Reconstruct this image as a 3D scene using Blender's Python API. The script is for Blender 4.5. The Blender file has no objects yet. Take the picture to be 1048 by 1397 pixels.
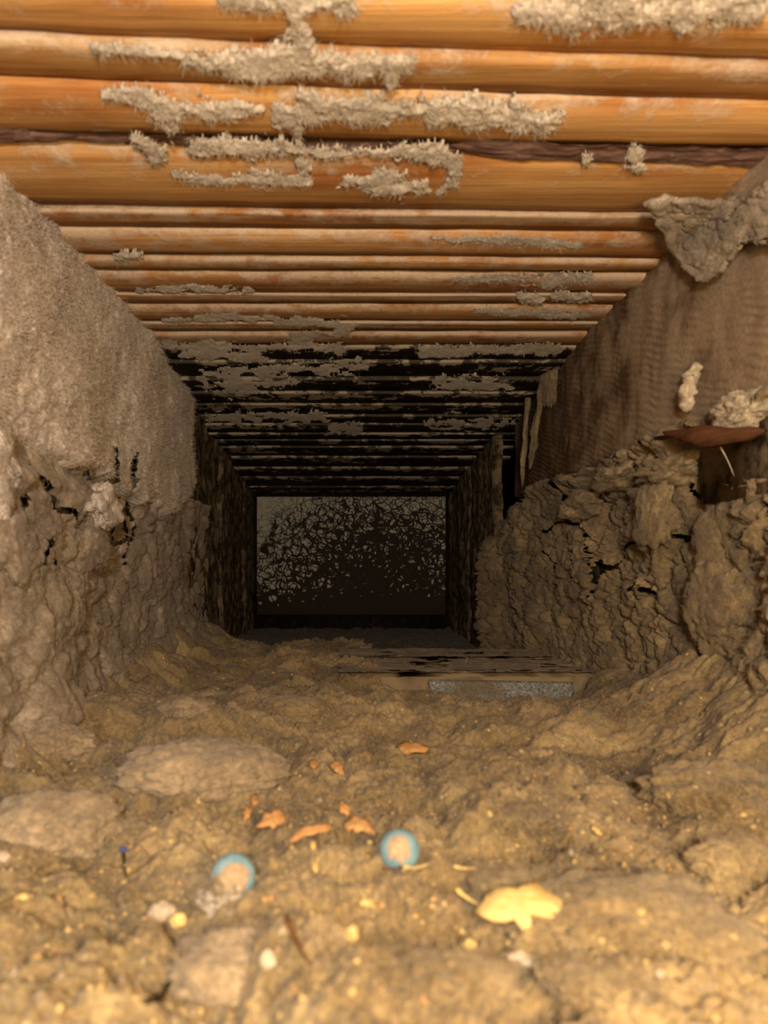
import bpy, math, random
import numpy as np
from mathutils import Vector

# ------------------------------------------------------------------ camera
sc = bpy.context.scene
COL = sc.collection
CX, CY, F = 487.0, 770.0, 1000.0          # vanishing point and focal length of a 1048x1397 frame
cam_d = bpy.data.cameras.new('camera')
cam = bpy.data.objects.new('camera', cam_d); COL.objects.link(cam); sc.camera = cam
cam.location = (0, 0, 0); cam.rotation_euler = (math.pi/2, 0, 0)
cam_d.sensor_fit = 'VERTICAL'; cam_d.sensor_height = 36; cam_d.lens = 36*F/1397
cam_d.shift_x = (524-CX)/1397; cam_d.shift_y = (CY-698.5)/1397
cam_d.clip_start = 0.01; cam_d.clip_end = 20
cam_d.dof.use_dof = True; cam_d.dof.focus_distance = 0.85; cam_d.dof.aperture_fstop = 13

# ------------------------------------------------------------------ world, lamps, exposure
w = bpy.data.worlds.new('world'); sc.world = w; w.use_nodes = True
w.node_tree.nodes['Background'].inputs[0].default_value = (0.9, 0.75, 0.5, 1)
w.node_tree.nodes['Background'].inputs[1].default_value = 0.012
def lamp(name, loc, power, col, size, target=None, spot=None):
    l = bpy.data.lights.new(name, 'SPOT' if spot else 'POINT')
    l.energy = power; l.color = col; l.shadow_soft_size = size
    if spot: l.spot_size = math.radians(spot[0]); l.spot_blend = spot[1]
    o = bpy.data.objects.new(name, l); COL.objects.link(o); o.location = loc
    if target: o.rotation_euler = (Vector(target)-Vector(loc)).to_track_quat('-Z', 'Y').to_euler()
    return o
lamp('phone_flash', (0.0, -0.13, 0.065), 6.8, (1.0, 0.87, 0.76), 0.02)
lamp('work_lamp', (0.08, -0.04, 0.015), 3.8, (1.0, 0.62, 0.25), 0.03)
sc.view_settings.view_transform = 'Standard'; sc.view_settings.look = 'None'
sc.view_settings.gamma = 1; sc.view_settings.use_curve_mapping = False
sc.view_settings.exposure = 0.0

R = random.Random(7)
NR = np.random.default_rng(7)

# ------------------------------------------------------------------ numpy noise
def _h(ix, iy, iz, s):
    h = (ix.astype(np.int64)*374761393 + iy.astype(np.int64)*668265263 + iz.astype(np.int64)*2147483647 + s*974634777) & 0xffffffff
    h = ((h ^ (h >> 13))*1274126177) & 0xffffffff
    h = ((h ^ (h >> 16))*2246822519) & 0xffffffff
    return ((h ^ (h >> 15)) & 0xffffff).astype(np.float32)/float(0xffffff)
def vnoise(x, y, z, s=0):
    x, y, z = np.broadcast_arrays(np.asarray(x, np.float32), np.asarray(y, np.float32), np.asarray(z, np.float32))
    fx, fy, fz = np.floor(x), np.floor(y), np.floor(z)
    ax, ay, az = x-fx, y-fy, z-fz
    ax = ax*ax*ax*(ax*(ax*6-15)+10); ay = ay*ay*ay*(ay*(ay*6-15)+10); az = az*az*az*(az*(az*6-15)+10)
    r = 0
    for i in (0, 1):
        for j in (0, 1):
            for k in (0, 1):
                wgt = (ax if i else 1-ax)*(ay if j else 1-ay)*(az if k else 1-az)
                r = r + wgt*_h(fx+i, fy+j, fz+k, s)
    return r*2-1
def fbm(x, y, z, o=4, s=0, g=0.5):
    a, t, r = 1.0, 0, 0
    for i in range(o):
        r = r + a*vnoise(x*2**i+i*3.7, y*2**i+i*1.3, z*2**i-i*2.1, s+i); t += a; a *= g
    return r/t
def worley2(x, y, s=0):
    fx, fy = np.floor(x), np.floor(y)
    f1 = np.full(x.shape, 9.0); f2 = np.full(x.shape, 9.0); cid = np.zeros(x.shape)
    z = np.zeros_like(fx)
    for i in (-1, 0, 1):
        for j in (-1, 0, 1):
            gx, gy = fx+i, fy+j
            d = np.hypot(gx+_h(gx, gy, z, s)-x, gy+_h(gx, gy, z+5, s)-y)
            c = _h(gx, gy, z+9, s)
            near = d < f1
            f2 = np.where(near, f1, np.minimum(f2, d)); cid = np.where(near, c, cid); f1 = np.where(near, d, f1)
    return f1, f2, cid
def sstep(a, b, x):
    t = np.clip((x-a)/(b-a), 0, 1); return t*t*(3-2*t)
def billow(x, y, o=4, s=0, g=0.5, z=0.0):
    a, t, r = 1.0, 0, 0
    for i in range(o):
        r = r + a*np.abs(vnoise(x*2**i+i*3.7, y*2**i+i*1.3, x*0+z, s+i)); t += a; a *= g
    return r/t
def plates(x, y, s=0, warp=0.45, w=0.5):
    z = np.zeros_like(x)
    wx = x+warp*fbm(x*1.1, y*1.1, z, 4, s+11, 0.6); wy = y+warp*fbm(x*1.1, y*1.1, z+7, 4, s+12, 0.6)
    f1, f2, cid = worley2(wx, wy, s)
    return np.sqrt(np.clip((f2-f1)/w, 0, 1))*(0.6+0.4*cid)
def lumps(x, y, s=0, warp=0.35):
    """domed lumps with irregular outlines (0..1) and the narrow crack between them (0..1)"""
    z = np.zeros_like(x)
    wx = x+warp*fbm(x*1.3, y*1.3, z, 3, s+11); wy = y+warp*fbm(x*1.3, y*1.3, z+7, 3, s+12)
    f1, f2, cid = worley2(wx, wy, s)
    e = f2-f1
    return (1-np.clip(f1, 0, 1)**2)*(0.55+0.45*cid), 1-sstep(0.0, 0.16, e), cid

# ------------------------------------------------------------------ object helpers
def mesh_obj(name, verts, faces, mat, parent=None, smooth=True, attrs=None):
    me = bpy.data.meshes.new(name)
    V = np.asarray(verts, np.float32).reshape(-1, 3); Fc = np.asarray(faces, np.int32)
    n = Fc.shape[1]
    me.vertices.add(len(V)); me.vertices.foreach_set('co', V.ravel())
    me.loops.add(Fc.size); me.loops.foreach_set('vertex_index', Fc.ravel())
    me.polygons.add(len(Fc)); me.polygons.foreach_set('loop_start', np.arange(0, Fc.size, n, dtype=np.int32))
    me.update(calc_edges=True)
    if smooth: me.polygons.foreach_set('use_smooth', np.ones(len(Fc), bool))
    for k, v in (attrs or {}).items():
        a = me.attributes.new(k, 'FLOAT', 'POINT'); a.data.foreach_set('value', np.asarray(v, np.float32).ravel())
    me.materials.append(mat)
    o = bpy.data.objects.new(name, me); COL.objects.link(o)
    if parent: o.parent = parent
    return o
def sheet(name, P, mat, parent=None, keep=None, attrs=None, flip=False):
    nu, nv = P.shape[:2]
    idx = np.arange(nu*nv).reshape(nu, nv)
    q = np.stack([idx[:-1, :-1], idx[1:, :-1], idx[1:, 1:], idx[:-1, 1:]], -1)
    if flip: q = q[..., ::-1]
    if keep is not None:
        k = keep[:-1, :-1] & keep[1:, :-1] & keep[1:, 1:] & keep[:-1, 1:]
        q = q[k]
    q = q.reshape(-1, 4)
    V = P.reshape(-1, 3)
    used = np.unique(q); remap = np.full(len(V), -1, np.int64); remap[used] = np.arange(len(used))
    at = {k: np.asarray(v).ravel()[used] for k, v in (attrs or {}).items()}
    return mesh_obj(name, V[used], remap[q], mat, parent, True, at)
def tag(o, label=None, cat=None, group=None, kind=None):
    if label: o['label'] = label
    if cat: o['category'] = cat
    if group: o['group'] = group
    if kind: o['kind'] = kind
    return o
def empty(name, loc=(0, 0, 0), rot=(0, 0, 0)):
    o = bpy.data.objects.new(name, None); COL.objects.link(o); o.location = loc; o.rotation_euler = rot
    o.empty_display_size = 0.01
    return o
def box(name, x0, x1, y0, y1, z0, z1, mat, parent=None):
    v = [(x, y, z) for x in (x0, x1) for y in (y0, y1) for z in (z0, z1)]
    f = [(0, 1, 3, 2), (4, 6, 7, 5), (0, 4, 5, 1), (2, 3, 7, 6), (0, 2, 6, 4), (1, 5, 7, 3)]
    return mesh_obj(name, v, f, mat, parent, False)
def plank(name, x0, x1, y0, y1, z0, z1, mat, parent=None, nx=14, rough=0.0006, seed=0):
    """a board along X with softly uneven worn edges"""
    b = 0.0012
    prof = [(y0, z0+b), (y0+b, z0), (y1-b, z0), (y1, z0+b), (y1, z1-b), (y1-b, z1), (y0+b, z1), (y0, z1-b)]
    xs = np.linspace(x0, x1, nx); V = []
    for i, x in enumerate(xs):
        for j, (y, z) in enumerate(prof):
            V.append((x, y+rough*float(vnoise(np.array(x*90), np.array(float(j*3)), np.array(float(seed)))), z+rough*float(vnoise(np.array(x*70), np.array(float(j*5+2)), np.array(float(seed))))))
    n = len(prof); Fq = []
    for i in range(nx-1):
        for j in range(n):
            a = i*n+j; c = i*n+(j+1) % n
            Fq.append((a, c, c+n, a+n))
    for base, rv in ((0, True), ((nx-1)*n, False)):
        for a, b2, c, d in ((0, 1, 6, 7), (1, 2, 5, 6), (2, 3, 4, 5)):
            t = (base+a, base+b2, base+c, base+d); Fq.append(t[::-1] if rv else t)
    return mesh_obj(name, V, Fq, mat, parent, False)
def pt(px, py, d):            # a point d metres ahead, by where the lens sees it
    return np.array([(px-CX)/F*d, d, (CY-py)/F*d])

# ------------------------------------------------------------------ materials
class NT:
    def __init__(s, name):
        s.m = bpy.data.materials.new(name); s.m.use_nodes = True; s.t = s.m.node_tree
        s.b = s.t.nodes['Principled BSDF']
        s.b.inputs['Roughness'].default_value = 0.95
        s.b.inputs['Specular IOR Level'].default_value = 0.15
        s.geo = s.t.nodes.new('ShaderNodeNewGeometry')
    def link(s, a, b): s.t.links.new(a, b)
    def vec(s, scale=(1, 1, 1), rot=(0, 0, 0), src=None):
        n = s.t.nodes.new('ShaderNodeMapping'); n.inputs['Scale'].default_value = scale; n.inputs['Rotation'].default_value = rot
        s.link(src or s.geo.outputs['Position'], n.inputs['Vector']); return n.outputs[0]
    def noise(s, v, scale, det=4, rough=0.55, dist=0.0):
        n = s.t.nodes.new('ShaderNodeTexNoise'); s.link(v, n.inputs['Vector'])
        n.inputs['Scale'].default_value = scale; n.inputs['Detail'].default_value = det
        n.inputs['Roughness'].default_value = rough; n.inputs['Distortion'].default_value = dist
        return n.outputs['Fac']
    def voro(s, v, scale, feature='F1', out='Distance', rnd=1.0):
        n = s.t.nodes.new('ShaderNodeTexVoronoi'); n.feature = feature; s.link(v, n.inputs['Vector'])
        n.inputs['Scale'].default_value = scale; n.inputs['Randomness'].default_value = rnd
        return n.outputs[out]
    def ramp(s, f, stops):
        n = s.t.nodes.new('ShaderNodeValToRGB'); s.link(f, n.inputs[0]); el = n.color_ramp.elements
        while len(el) < len(stops): el.new(0.5)
        for e, (p, c) in zip(el, stops):
            e.position = p; e.color = (c, c, c, 1) if isinstance(c, (int, float)) else (*c, 1)
        return n.outputs[0]
    def mix(s, f, a, b, mode='MIX'):
        n = s.t.nodes.new('ShaderNodeMix'); n.data_type = 'RGBA'; n.blend_type = mode
        for sock, v in ((n.inputs[0], f), (n.inputs[6], a), (n.inputs[7], b)):
            if isinstance(v, bpy.types.NodeSocket): s.link(v, sock)
            elif isinstance(v, tuple): sock.default_value = (*v, 1)
            else: sock.default_value = v
        return n.outputs[2]
    def math(s, op, a, b=0.0, c=None):
        n = s.t.nodes.new('ShaderNodeMath'); n.operation = op
        for i, v in enumerate((a, b, c)):
            if v is None: continue
            if isinstance(v, bpy.types.NodeSocket): s.link(v, n.inputs[i])
            else: n.inputs[i].default_value = v
        return n.outputs[0]
    def attr(s, name):
        n = s.t.nodes.new('ShaderNodeAttribute'); n.attribute_name = name; return n.outputs['Fac']
    def bump(s, h, dist, strength=1.0):
        n = s.t.nodes.new('ShaderNodeBump'); n.inputs['Distance'].default_value = dist; n.inputs['Strength'].default_value = strength
        s.link(h, n.inputs['Height'])
        if s.b.inputs['Normal'].is_linked: s.link(s.b.inputs['Normal'].links[0].from_socket, n.inputs['Normal'])
        s.link(n.outputs[0], s.b.inputs['Normal'])
    def col(s, c):
        if isinstance(c, tuple): s.b.inputs['Base Color'].default_value = (*c, 1)
        else: s.link(c, s.b.inputs['Base Color'])

def dust_mat(name, dark, mid, light, fleck=None, fs=1.0, bump=0.0020, fuzz=0.5):
    n = NT(name); p = n.vec()
    big = n.noise(p, 26*fs, 5, 0.6, 0.3)
    fine = n.noise(p, 420*fs, 4, 0.65, 0.6)
    c = n.ramp(big, [(0.34, dark), (0.5, mid), (0.66, light)])
    fil = n.noise(n.vec((1, 1, 1)), 170*fs, 3, 0.6, 2.2)          # matted thread-like mottling
    filr = n.ramp(n.math('ABSOLUTE', n.math('SUBTRACT', fil, 0.5)), [(0.0, 1.0), (0.07, 0.0)])
    c = n.mix(n.math('MULTIPLY', filr, fuzz), c, light)
    c = n.mix(0.8, c, n.ramp(fine, [(0.3, 0.62), (0.7, 1.35)]), 'MULTIPLY')
    if fleck:
        v = n.voro(p, 330, 'F1'); vc = n.voro(p, 330, 'F1', 'Color')
        sel = n.math('MULTIPLY', n.math('LESS_THAN', v, 0.34), n.math('GREATER_THAN', vc, 0.86))
        c = n.mix(n.math('MULTIPLY', sel, 0.75), c, fleck)
    n.col(c); n.b.inputs['Sheen Weight'].default_value = 0.25; n.b.inputs['Sheen Roughness'].default_value = 0.5
    n.bump(n.noise(p, 260*fs, 4, 0.7, 0.8), bump, 0.8)
    n.bump(n.noise(p, 1100, 3, 0.7), 0.0005, 0.9)
    return n.m

M = {}
M['dust_floor'] = dust_mat('dust_floor', (0.12, 0.083, 0.038), (0.27, 0.20, 0.095), (0.48, 0.365, 0.185), (0.85, 0.62, 0.25), 0.9)
M['dust_left'] = dust_mat('dust_left', (0.26, 0.205, 0.18), (0.54, 0.47, 0.40), (0.95, 0.88, 0.78), None, 0.8, bump=0.0022, fuzz=0.85)
M['dust_left_low'] = dust_mat('dust_left_low', (0.18, 0.14, 0.10), (0.31, 0.25, 0.18), (0.54, 0.46, 0.35), None, 1.0)
M['dust_right'] = dust_mat('dust_right', (0.15, 0.11, 0.055), (0.27, 0.20, 0.10), (0.46, 0.355, 0.19), None, 0.9)
M['dust_grey'] = dust_mat('dust_grey', (0.50, 0.44, 0.35), (0.66, 0.59, 0.48), (0.84, 0.77, 0.64), None, 1.0)
M['dust_clump'] = dust_mat('dust_clump', (0.24, 0.18, 0.105), (0.35, 0.27, 0.165), (0.50, 0.395, 0.25), None, 0.8)
M['dust_pale'] = dust_mat('dust_pale', (0.50, 0.42, 0.28), (0.64, 0.55, 0.38), (0.80, 0.70, 0.50), None, 1.0)
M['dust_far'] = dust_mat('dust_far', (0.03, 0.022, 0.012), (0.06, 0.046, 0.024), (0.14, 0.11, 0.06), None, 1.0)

def lath_mat(name, base_stops, dust_amt, dark=False):
    n = NT(name); oi = n.t.nodes.new('ShaderNodeObjectInfo')
    off = n.t.nodes.new('ShaderNodeVectorMath'); off.operation = 'MULTIPLY_ADD'
    cmb = n.t.nodes.new('ShaderNodeCombineXYZ'); n.link(oi.outputs['Random'], cmb.inputs[0]); n.link(oi.outputs['Random'], cmb.inputs[2])
    n.link(cmb.outputs[0], off.inputs[0]); off.inputs[1].default_value = (3, 3, 3); n.link(n.geo.outputs['Position'], off.inputs[2])
    src = off.outputs[0]
    g1 = n.noise(n.vec((5, 130, 130), src=src), 1.0, 6, 0.62, 0.5)
    g2 = n.noise(n.vec((14, 900, 900), src=src), 1.0, 4, 0.6, 0.2)
    c = n.ramp(g1, base_stops)
    c = n.mix(0.55, c, n.ramp(g2, [(0.3, 0.50), (0.7, 1.3)]), 'MULTIPLY')
    blot = n.noise(n.vec((9, 30, 30), src=src), 1.0, 3)
    c = n.mix(n.ramp(blot, [(0.45, 0.0), (0.7, 0.8)]), c, n.mix(1.0, c, (0.62, 0.40, 0.30), 'MULTIPLY'))
    tone = n.math('MULTIPLY_ADD', oi.outputs['Random'], 0.35, 0.82)
    tc = n.t.nodes.new('ShaderNodeCombineColor'); [n.link(tone, tc.inputs[q]) for q in range(3)]
    c = n.mix(1.0, c, tc.outputs[0], 'MULTIPLY')
    t = n.attr('across')                                           # 0 near edge .. 1 far edge
    dn = n.noise(n.vec((0.8, 0.6, 1)), 75, 8, 0.72, 0.25)
    lowf = n.noise(n.vec((0.7, 2.2, 1), src=src), 14, 3, 0.6)
    thr = n.math('ADD', n.math('MULTIPLY', t, 0.12 if dark else 0.16), 0.53-dust_amt)
    val = n.math('SUBTRACT', n.math('ADD', n.math('MULTIPLY', dn, 0.6), n.math('MULTIPLY', lowf, 0.4)), thr)
    if not dark: c = n.mix(n.ramp(n.math('ADD', t, n.math('MULTIPLY', dn, 0.10)), [(0.955, 0.0), (0.985, 0.85)]), c, (0.13, 0.065, 0.035))
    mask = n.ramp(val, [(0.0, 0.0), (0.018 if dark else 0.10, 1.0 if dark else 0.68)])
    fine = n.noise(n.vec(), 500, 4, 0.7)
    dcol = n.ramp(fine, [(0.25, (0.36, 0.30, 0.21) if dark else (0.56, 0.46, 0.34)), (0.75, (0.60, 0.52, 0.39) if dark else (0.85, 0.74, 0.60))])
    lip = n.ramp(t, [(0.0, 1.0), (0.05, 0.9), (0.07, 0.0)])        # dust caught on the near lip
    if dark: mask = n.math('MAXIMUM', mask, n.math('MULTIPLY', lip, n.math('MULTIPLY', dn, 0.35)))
    c = n.mix(mask, c, dcol)
    n.col(c); n.b.inputs['Roughness'].default_value = 0.7
    n.bump(g2, 0.0008, 0.5); n.bump(mask, 0.001, 0.6); n.bump(fine, 0.0004, 0.5)
    return n.m
M['lath'] = lath_mat('honey_lath', [(0.25, (0.46, 0.22, 0.075)), (0.42, (0.64, 0.345, 0.12)), (0.58, (0.76, 0.45, 0.17)), (0.75, (0.88, 0.60, 0.28))], 0.06)
M['lath_dusty'] = lath_mat('honey_lath_dusty', [(0.25, (0.42, 0.20, 0.075)), (0.42, (0.60, 0.32, 0.12)), (0.58, (0.72, 0.42, 0.17)), (0.75, (0.82, 0.54, 0.26))], 0.115)
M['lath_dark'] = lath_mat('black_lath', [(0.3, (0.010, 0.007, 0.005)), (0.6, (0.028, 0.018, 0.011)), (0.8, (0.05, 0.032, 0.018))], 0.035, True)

def wood_mat(name, stops, scale, dusty=0.0, dcol=(0.4, 0.31, 0.2), bump=0.0008):
    n = NT(name)
    g = n.noise(n.vec(scale), 1.0, 6, 0.65, 0.8)
    c = n.ramp(g, stops)
    if dusty:
        m = n.ramp(n.noise(n.vec(), 60, 7, 0.7), [(0.62-dusty, 0.0), (0.78-dusty, 1.0)])
        c = n.mix(m, c, dcol)
    n.col(c); n.bump(g, bump, 0.8); n.bump(n.noise(n.vec(), 700, 3, 0.7), 0.0004, 0.6)
    n.b.inputs['Roughness'].default_value = 0.85
    return n.m
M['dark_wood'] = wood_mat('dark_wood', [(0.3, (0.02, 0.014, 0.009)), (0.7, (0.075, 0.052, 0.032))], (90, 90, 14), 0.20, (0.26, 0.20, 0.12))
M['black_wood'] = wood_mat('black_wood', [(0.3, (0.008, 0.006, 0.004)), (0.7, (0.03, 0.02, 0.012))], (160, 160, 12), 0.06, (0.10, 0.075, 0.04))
M['sill_wood'] = wood_mat('sill_wood', [(0.3, (0.20, 0.145, 0.08)), (0.7, (0.32, 0.235, 0.135))], (10, 300, 300), 0.3, (0.36, 0.28, 0.165), bump=0.0001)
M['splinter'] = wood_mat('splinter', [(0.3, (0.09, 0.035, 0.015)), (0.7, (0.22, 0.10, 0.05))], (60, 60, 500), 0.0)
M['chip_orange'] = wood_mat('chip_orange', [(0.3, (0.50, 0.25, 0.09)), (0.7, (0.72, 0.43, 0.18))], (150, 150, 150))
M['chip_yellow'] = wood_mat('chip_yellow', [(0.3, (0.72, 0.50, 0.16)), (0.7, (0.95, 0.75, 0.34))], (120, 120, 120))
M['pale_stone'] = wood_mat('pale_stone', [(0.3, (0.50, 0.41, 0.29)), (0.7, (0.70, 0.60, 0.46))], (200, 200, 200))
M['twig'] = wood_mat('twig', [(0.3, (0.10, 0.05, 0.02)), (0.7, (0.22, 0.11, 0.04))], (200, 200, 200))
M['soot'] = wood_mat('soot', [(0.3, (0.02, 0.015, 0.01)), (0.7, (0.06, 0.045, 0.03))], (300, 300, 300))
M['fibre'] = wood_mat('fibre', [(0.3, (0.50, 0.43, 0.33)), (0.7, (0.82, 0.73, 0.60))], (40, 40, 40))
M['clump_fibre'] = wood_mat('clump_fibre', [(0.3, (0.26, 0.20, 0.125)), (0.7, (0.52, 0.42, 0.28))], (60, 60, 60))
M['fibre_brown'] = wood_mat('fibre_brown', [(0.3, (0.20, 0.13, 0.06)), (0.7, (0.50, 0.38, 0.20))], (40, 40, 40))

def stud_mat():
    n = NT('sawn_plank')
    p = n.vec((1, 1, 1))
    wv = n.t.nodes.new('ShaderNodeTexWave'); wv.bands_direction = 'Z'; wv.inputs['Scale'].default_value = 62
    wv.inputs['Distortion'].default_value = 9.0; wv.inputs['Detail'].default_value = 3; wv.inputs['Detail Scale'].default_value = 0.35
    n.link(n.vec((1, 1, 1), rot=(-0.27, 0, 0)), wv.inputs['Vector'])
    g = n.noise(n.vec((30, 30, 7)), 1.0, 6, 0.6, 0.6)
    c = n.ramp(g, [(0.3, (0.075, 0.045, 0.026)), (0.5, (0.16, 0.105, 0.06)), (0.7, (0.27, 0.19, 0.115))])
    wv_r = n.ramp(wv.outputs['Fac'], [(0.1, 0.6), (0.8, 1.3)])
    rm = n.ramp(n.noise(n.vec(), 9, 2), [(0.46, 0.08), (0.62, 1.0)])
    c = n.mix(rm, c, wv_r, 'MULTIPLY')
    # pale dust film, heavier towards the mouth of the duct
    sep = n.t.nodes.new('ShaderNodeSeparateXYZ'); n.link(n.geo.outputs['Position'], sep.inputs[0])
    dn = n.noise(n.vec(), 28, 8, 0.62, 0.2)
    near = n.math('MULTIPLY_ADD', sep.outputs['Y'], -0.80, 0.48)
    m = n.ramp(n.math('ADD', dn, near), [(0.42, 0.0), (0.62, 0.95)])
    fine = n.noise(n.vec(), 450, 4, 0.7)
    c = n.mix(m, c, n.ramp(fine, [(0.3, (0.32, 0.245, 0.165)), (0.7, (0.52, 0.41, 0.29))]))
    n.col(c); n.bump(wv.outputs['Fac'], 0.0007, 0.6); n.bump(g, 0.001, 0.6); n.bump(fine, 0.0005, 0.7)
    return n.m
M['stud'] = stud_mat()

def panel_mat():
    n = NT('flaking_sheet_metal'); n.b.inputs['Roughness'].default_value = 0.55
    sep = n.t.nodes.new('ShaderNodeSeparateXYZ'); n.link(n.geo.outputs['Position'], sep.inputs[0])
    p = n.vec((1, 0.02, 1)); nz = n.noise(p, 60, 3, 0.6)
    wp = n.t.nodes.new('ShaderNodeVectorMath'); wp.operation = 'MULTIPLY_ADD'
    nn = n.t.nodes.new('ShaderNodeTexNoise'); n.link(p, nn.inputs['Vector']); nn.inputs['Scale'].default_value = 55
    n.link(nn.outputs['Color'], wp.inputs[0]); wp.inputs[1].default_value = (0.02, 0.0, 0.02); n.link(p, wp.inputs[2])
    e = n.voro(wp.outputs[0], 62, 'DISTANCE_TO_EDGE'); e2 = n.voro(wp.outputs[0], 135, 'DISTANCE_TO_EDGE')
    ee = n.math('MINIMUM', e, n.math('MULTIPLY', e2, 1.1))
    # grime eats in from the lower middle and right; top and left stay clean
    X = sep.outputs['X']; Z = sep.outputs['Z']
    dx = n.math('MULTIPLY', n.math('SUBTRACT', X, 0.045), 5.2); dz = n.math('MULTIPLY', n.math('ADD', Z, 0.045), 7.0)
    rr = n.math('SQRT', n.math('ADD', n.math('MULTIPLY', dx, dx), n.math('MULTIPLY', dz, dz)))
    thr = n.math('MULTIPLY_ADD', n.math('ADD', rr, n.math('MULTIPLY', n.math('SUBTRACT', nz, 0.5), 0.9)), -0.16, 0.225)
    low = n.math('MULTIPLY', n.math('SUBTRACT', -0.045, Z), 6.0)
    thr = n.math('ADD', thr, n.math('MAXIMUM', low, 0.0))
    m = n.ramp(n.math('SUBTRACT', ee, thr), [(0.0, 0.0), (0.06, 1.0)])
    spots = n.noise(p, 420, 4, 0.7)
    pale = n.mix(0.8, n.ramp(n.noise(p, 30, 4), [(0.3, (0.62, 0.60, 0.47)), (0.7, (0.82, 0.80, 0.66))]), n.ramp(spots, [(0.38, 0.55), (0.6, 1.15)]), 'MULTIPLY')
    c = n.mix(m, (0.035, 0.022, 0.012), pale)
    n.col(c); n.bump(m, 0.001, 0.7); n.bump(spots, 0.0005, 0.4)
    return n.m
M['panel'] = panel_mat()
def metal_strip():
    n = NT('galvanised_strip'); p = n.vec()
    f = n.noise(p, 500, 4, 0.75)
    c = n.ramp(f, [(0.35, (0.10, 0.095, 0.08)), (0.55, (0.34, 0.36, 0.34)), (0.7, (0.62, 0.66, 0.64))])
    m = n.ramp(n.noise(n.vec((1, 1, 1)), 22, 5, 0.6), [(0.45, 0.0), (0.6, 0.8)])
    n.col(n.mix(m, c, (0.20, 0.16, 0.10))); n.b.inputs['Metallic'].default_value = 0.25; n.b.inputs['Roughness'].default_value = 0.6
    n.bump(f, 0.0006, 0.8); return n.m
M['metal'] = metal_strip()
def ball_mat():
    n = NT('blue_ball'); f = n.noise(n.vec(), 260, 4, 0.6)
    n.col(n.ramp(f, [(0.3, (0.16, 0.32, 0.43)), (0.7, (0.30, 0.50, 0.58))]))
    n.b.inputs['Roughness'].default_value = 0.3; n.b.inputs['Specular IOR Level'].default_value = 0.5
    n.bump(f, 0.0002, 0.4); return n.m
M['ball'] = ball_mat()
M['blue_paint'] = wood_mat('blue_paint', [(0.3, (0.06, 0.08, 0.30)), (0.7, (0.12, 0.16, 0.50))], (100, 100, 100))

# ------------------------------------------------------------------ the setting
HN = 0.200
def Hc(d): return np.where(d < 0.667, HN, 0.2586-0.0878*d)
def Sbox(name, *a): return tag(box(name, *a), kind='structure')
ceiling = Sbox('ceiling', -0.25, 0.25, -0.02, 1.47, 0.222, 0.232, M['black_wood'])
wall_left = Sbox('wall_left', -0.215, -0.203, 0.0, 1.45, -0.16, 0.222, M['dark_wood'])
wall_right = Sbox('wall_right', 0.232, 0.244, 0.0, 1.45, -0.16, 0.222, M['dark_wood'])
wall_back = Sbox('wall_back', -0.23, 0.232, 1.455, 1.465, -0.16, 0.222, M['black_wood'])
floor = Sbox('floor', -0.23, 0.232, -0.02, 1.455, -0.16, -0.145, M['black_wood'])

# laths of the ceiling, one by one (start, crest, end as the lens sees them)
orange = [(-95, -50, -12), (-12, 36, 71), (72, 95, 129), (130, 171, 199), (216, 266, 288), (289, 298, 314), (315, 338, 350),
          (350.5, 362, 370), (370.5, 388, 399), (399.5, 404, 414), (414.5, 430, 437), (437.5, 443, 451), (451.5, 462, 470)]
darks = [(471, 477, 491), (491.5, 496, 515), (515.5, 520, 534), (534.5, 538, 550), (550.5, 553, 565.5), (566, 569, 577), (577.4, 582, 590),
         (590.3, 594, 599), (599.3, 602, 608), (608.3, 612, 622), (622.3, 626, 637), (637.3, 642, 650), (650.3, 655, 663), (663.2, 667, 675)]
def lath(y0, ym, y1, dark, i, mat):
    def depth(y, dz=0.0):
        s = (CY-y)/F
        if dark: return (0.2586+dz)/(s+0.0878)
        return (HN+dz)/s
    s1 = (CY-y1)/F
    dm = depth(ym); w = depth(y1)-dm
    rise = min(0.0055, 0.40*s1*w)
    zt = 0.0035 if not dark else 0.002
    ys = [depth(y0, zt), depth(y0+(ym-y0)*0.25, zt*0.35), depth(y0+(ym-y0)*0.8, 0), depth(ym), depth(ym+(y1-ym)*0.25, rise*0.08), depth(ym+(y1-ym)*0.6, rise*0.5), depth(y1, rise)]
    zo = [zt, zt*0.35, 0, 0, rise*0.08, rise*0.5, rise]
    ref = 263.0 if not dark else 0
    k = 0.0 if dark else 0.055*max(0, min(1, (430-y0)/380))
    dc = ys[3]; base = (Hc(np.array(dc)))
    xs = np.linspace(-0.235, 0.235, 26); V = []; A = []
    tot = ys[-1]-ys[0]
    for x in xs:
        wob = 0.0010*float(vnoise(np.array(x*14), np.array(i*7.3), np.array(1.0)))
        for j, (y, z) in enumerate(zip(ys, zo)):
            yy = y+k*(x-ref/F*y)+wob+0.0004*float(vnoise(np.array(x*120), np.array(i*3.1+j), np.array(4.0)))
            V.append((x, yy, float(Hc(np.array(y)))+z+0.0004*float(vnoise(np.array(x*60), np.array(i*3.1+j), np.array(9.0)))))
            A.append((y-ys[0])/tot)
        V.append((x, ys[-1]+k*(x-ref/F*y)+wob, 0.2215)); A.append(1)
        V.append((x, ys[0]+k*(x-ref/F*y)+wob, 0.2215)); A.append(0)
    n = 9; Fq = []
    for a in range(len(xs)-1):
        for j in range(n):
            b = a*n+j; c = a*n+(j+1) % n
            Fq.append((b, b+n, c+n, c))
    o = mesh_obj('lath', V, Fq, mat, ceiling, False, {'across': A})
    return o
for i, (a, b, c) in enumerate(orange):
    lath(a, b, c, False, i, M['lath'] if i < 5 else M['lath_dusty'])
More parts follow.
